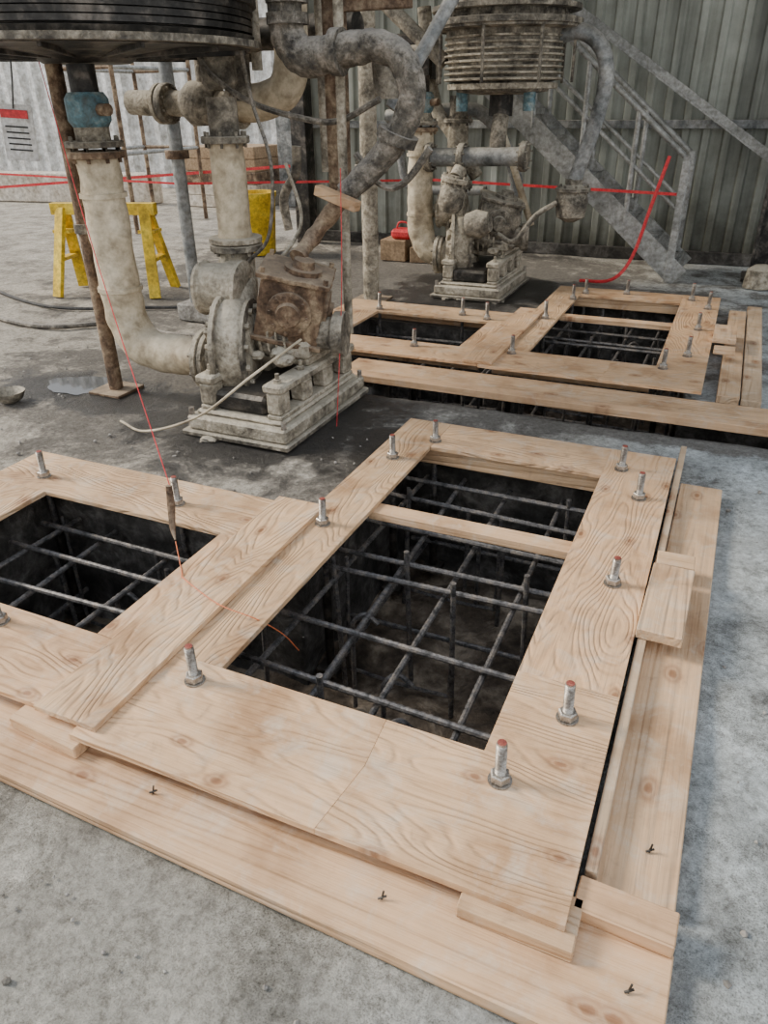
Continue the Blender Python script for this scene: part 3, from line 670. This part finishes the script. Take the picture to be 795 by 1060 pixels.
# nails / debris ------------------------------------------------
b=B('loose_nails')
for x,y,z in [(-1.10,.96,.045),(-.44,.93,.045),(.09,1.29,.043),(.09,.945,.045)]:
    b.cyl((x,y,z-.004),(x+.004,y+.003,z+.022),.0025,DARKST,6); b.cyl((x-.007,y-.005,z),(x+.010,y+.005,z+.006),.003,DARKST,6)
b.done()
b=B('concrete_rubble')
for i in range(700):
    x=random.uniform(-4.5,1.4); y=random.uniform(.3,4.1)
    if any(p[0]-.15<x<p[1]+.35 and p[2]-.45<y<p[3]+.2 for p in PITS): continue
    if -3.6<x<-1.8 and 2.9<y<4.1: continue
    r=random.choice((random.uniform(.002,.006),random.uniform(.003,.012))); t=bmesh.new(); bmesh.ops.create_icosphere(t,subdivisions=1,radius=r)
    for v in t.verts: v.co*=random.uniform(.7,1.2)
    b._add(t,STONE,Matrix.Translation((x,y,-.004)))
b.done()
b=B('puddle'); t=bmesh.new(); vs=[]
for i in range(80):
    a=i*math.pi/40; r=.15+.08*noise.noise(Vector((math.cos(a)*1.3,math.sin(a)*1.3,0)))+.02*noise.noise(Vector((math.cos(a)*4,math.sin(a)*4,0))); vs.append(t.verts.new((-3.70+r*1.5*math.cos(a),3.40+r*math.sin(a),.001)))
t.faces.new(vs); b._add(t,WATER); b.done()

# ------------------------------------------------------------ stairs
b=B('steel_staircase')
def stair(y0,y1):
    top=(-2.5,1.78); bot=(-.42,.04)
    for y in (y0,y1):
        b.beam((top[0],y,top[1]),(bot[0],y,bot[1]),.04,.2,GALV)
        for dz,r in ((.95,.026),(.5,.02)):
            b.cyl((top[0],y,top[1]+dz),(bot[0]-.12,y,bot[1]+dz+.12),r,GALV,10)
        for i in range(5):
            t=.02+i*.235; x=top[0]+(bot[0]-top[0])*t; z=top[1]+(bot[1]-top[1])*t
            b.cyl((x,y,z),(x,y,z+.97),.024,GALV,10)
        b.box(bot[0]-.13,bot[0]-.07,y-.03,y+.03,0,1.12,GALV,.004)
    for i in range(9):
        t=(i+.6)/9.3; x=top[0]+(bot[0]-top[0])*t; z=top[1]+(bot[1]-top[1])*t
        for k in range(5): b.box(x-.13+k*.058,x-.118+k*.058,y0,y1,z-.015,z+.015,GALV,0)
        for k in range(6): b.box(x-.14,x+.13,y0+.02+k*.12,y0+.032+k*.12,z-.02,z+.02,GALV,0)
        b.box(x+.125,x+.14,y0,y1,z-.03,z+.02,GALV,0)
stair(7.95,8.6)
b.done()
b=B('steel_bracing')
b.beam((-2.6,8.80,2.8),(.9,8.80,.56),.1,.02,GALV); b.beam((-2.6,8.77,2.85),(.9,8.77,.61),.02,.08,GALV)
b.box(-5.1,-4.9,8.7,8.9,0,4.9,DARKST,.003); b.done()
b=B('steel_column'); b.box(.20,.23,8.3,8.5,0,4.9,DARKST,.003); b.box(.39,.42,8.3,8.5,0,4.9,DARKST,.003); b.box(.23,.39,8.39,8.41,0,4.9,DARKST,0); b.box(.14,.48,8.2,8.6,0,.03,DARKST,.003)
b.done()
b=B('concrete_footing_lump'); b.lathe([(0,0),(0,.14),(.16,.12),(.2,.06),(.2,0)],(.30,8.0,.0),(0,0,1),SCALE,16,True,.2); b.done()

# ------------------------------------------------------------ walls
def corrugated(name,x0,x1,y,h,mat,per=.2,d=.045):
    bm=bmesh.new(); pts=[]; n=int((x1-x0)/per)
    for i in range(n):
        x=x0+i*per
        pts+=[(x,0),(x+per*.5,0),(x+per*.6,-d),(x+per*.9,-d)]
    pts.append((x0+n*per,0))
    lo=[bm.verts.new((p[0],y+p[1],0)) for p in pts]
    hi=[bm.verts.new((p[0],y+p[1],h)) for p in pts]
    for i in range(len(pts)-1): bm.faces.new((lo[i],lo[i+1],hi[i+1],hi[i]))
    me=bpy.data.meshes.new(name); bm.to_mesh(me); bm.free(); me.materials.append(mat)
    o=bpy.data.objects.new(name,me); COL.objects.link(o); return o
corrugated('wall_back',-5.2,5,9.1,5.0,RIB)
b=B('trim_1'); b.box(-5.2,5,8.98,9.04,1.30,1.38,GREYP,.004); b.box(-5.2,5,9.0,9.1,0,.12,PITW,.004); b.done()
corrugated('wall_left',-26,-7.5,14,5.0,PALE,.4,.14)
b=B('unseen_shade_roof'); b.box(-6.5,5,4.2,9.2,5.0,5.1,GREYP,0); b.done()  # unseen roof slab, added to keep sky light off the back area

b=B('scaffold_frame')
for x in (-8.6,-7.6):
    for y in (8.6,10.2): b.cyl((x,y,0),(x,y,3),.03,RUST,8)
for z in (1.0,2.0,2.8):
    for y in (8.6,10.2): b.cyl((-8.6,y,z),(-7.6,y,z),.025,RUST,8)
    for x in (-8.6,-7.6): b.cyl((x,8.6,z),(x,10.2,z),.025,GALV,8)
b.done()
b=B('concrete_barrier')
b.slab([(-16,10.4),(-9.6,11.3),(-9.6,11.7),(-16,10.8)],0,.5,BRICKY,.02); b.done()
b=B('material_stack')
for i in range(5): b.box(-8.9+i*.03,-7.4,11.4,12.3,.0+i*.19,.185+i*.19,random.choice((RUST,CARD,BRICKY)),.01)
b.box(-7.2,-6.4,11.8,12.4,0,1.4,GREYP,.02); b.box(-6.2,-5.7,11.0,11.5,0,.9,RUST,.02)
b.done()

# ------------------------------------------------------------ light
w=bpy.data.worlds.new('world'); sc.world=w; w.use_nodes=True; nt=w.node_tree; bg=nt.nodes['Background']
tc=nt.nodes.new('ShaderNodeTexCoord'); sx=nt.nodes.new('ShaderNodeSeparateXYZ'); nt.links.new(tc.outputs['Generated'],sx.inputs[0])
r=ramp(nt,sx.outputs[2],[(0,(.95,.94,.92)),(.4,(.86,.90,.95)),(1,(.76,.85,1.0))]); nt.links.new(r.outputs[0],bg.inputs[0]); bg.inputs[1].default_value=1.5
s=bpy.data.lights.new('sun','SUN'); s.energy=4.8; s.angle=math.radians(16); s.color=(1,.91,.78)
so=bpy.data.objects.new('sun',s); COL.objects.link(so); so.rotation_euler=Vector((-.8,-.12,.55)).to_track_quat('Z','Y').to_euler()

# ------------------------------------------------------------ camera
cx=Vector((0.9138,-0.1875,0.3604)).normalized(); cy=Vector((0.4064,0.4483,-0.7962)); cy=(cy-cx*cy.dot(cx)).normalized(); cz=cx.cross(cy)
M=Matrix((cx,cy,cz)).to_4x4(); M.translation=(0,0,1.6)
cd=bpy.data.cameras.new('camera'); cd.sensor_width=36; cd.lens=36*769/1060; cd.clip_start=.05
co=bpy.data.objects.new('camera',cd); COL.objects.link(co); co.matrix_world=M; sc.camera=co
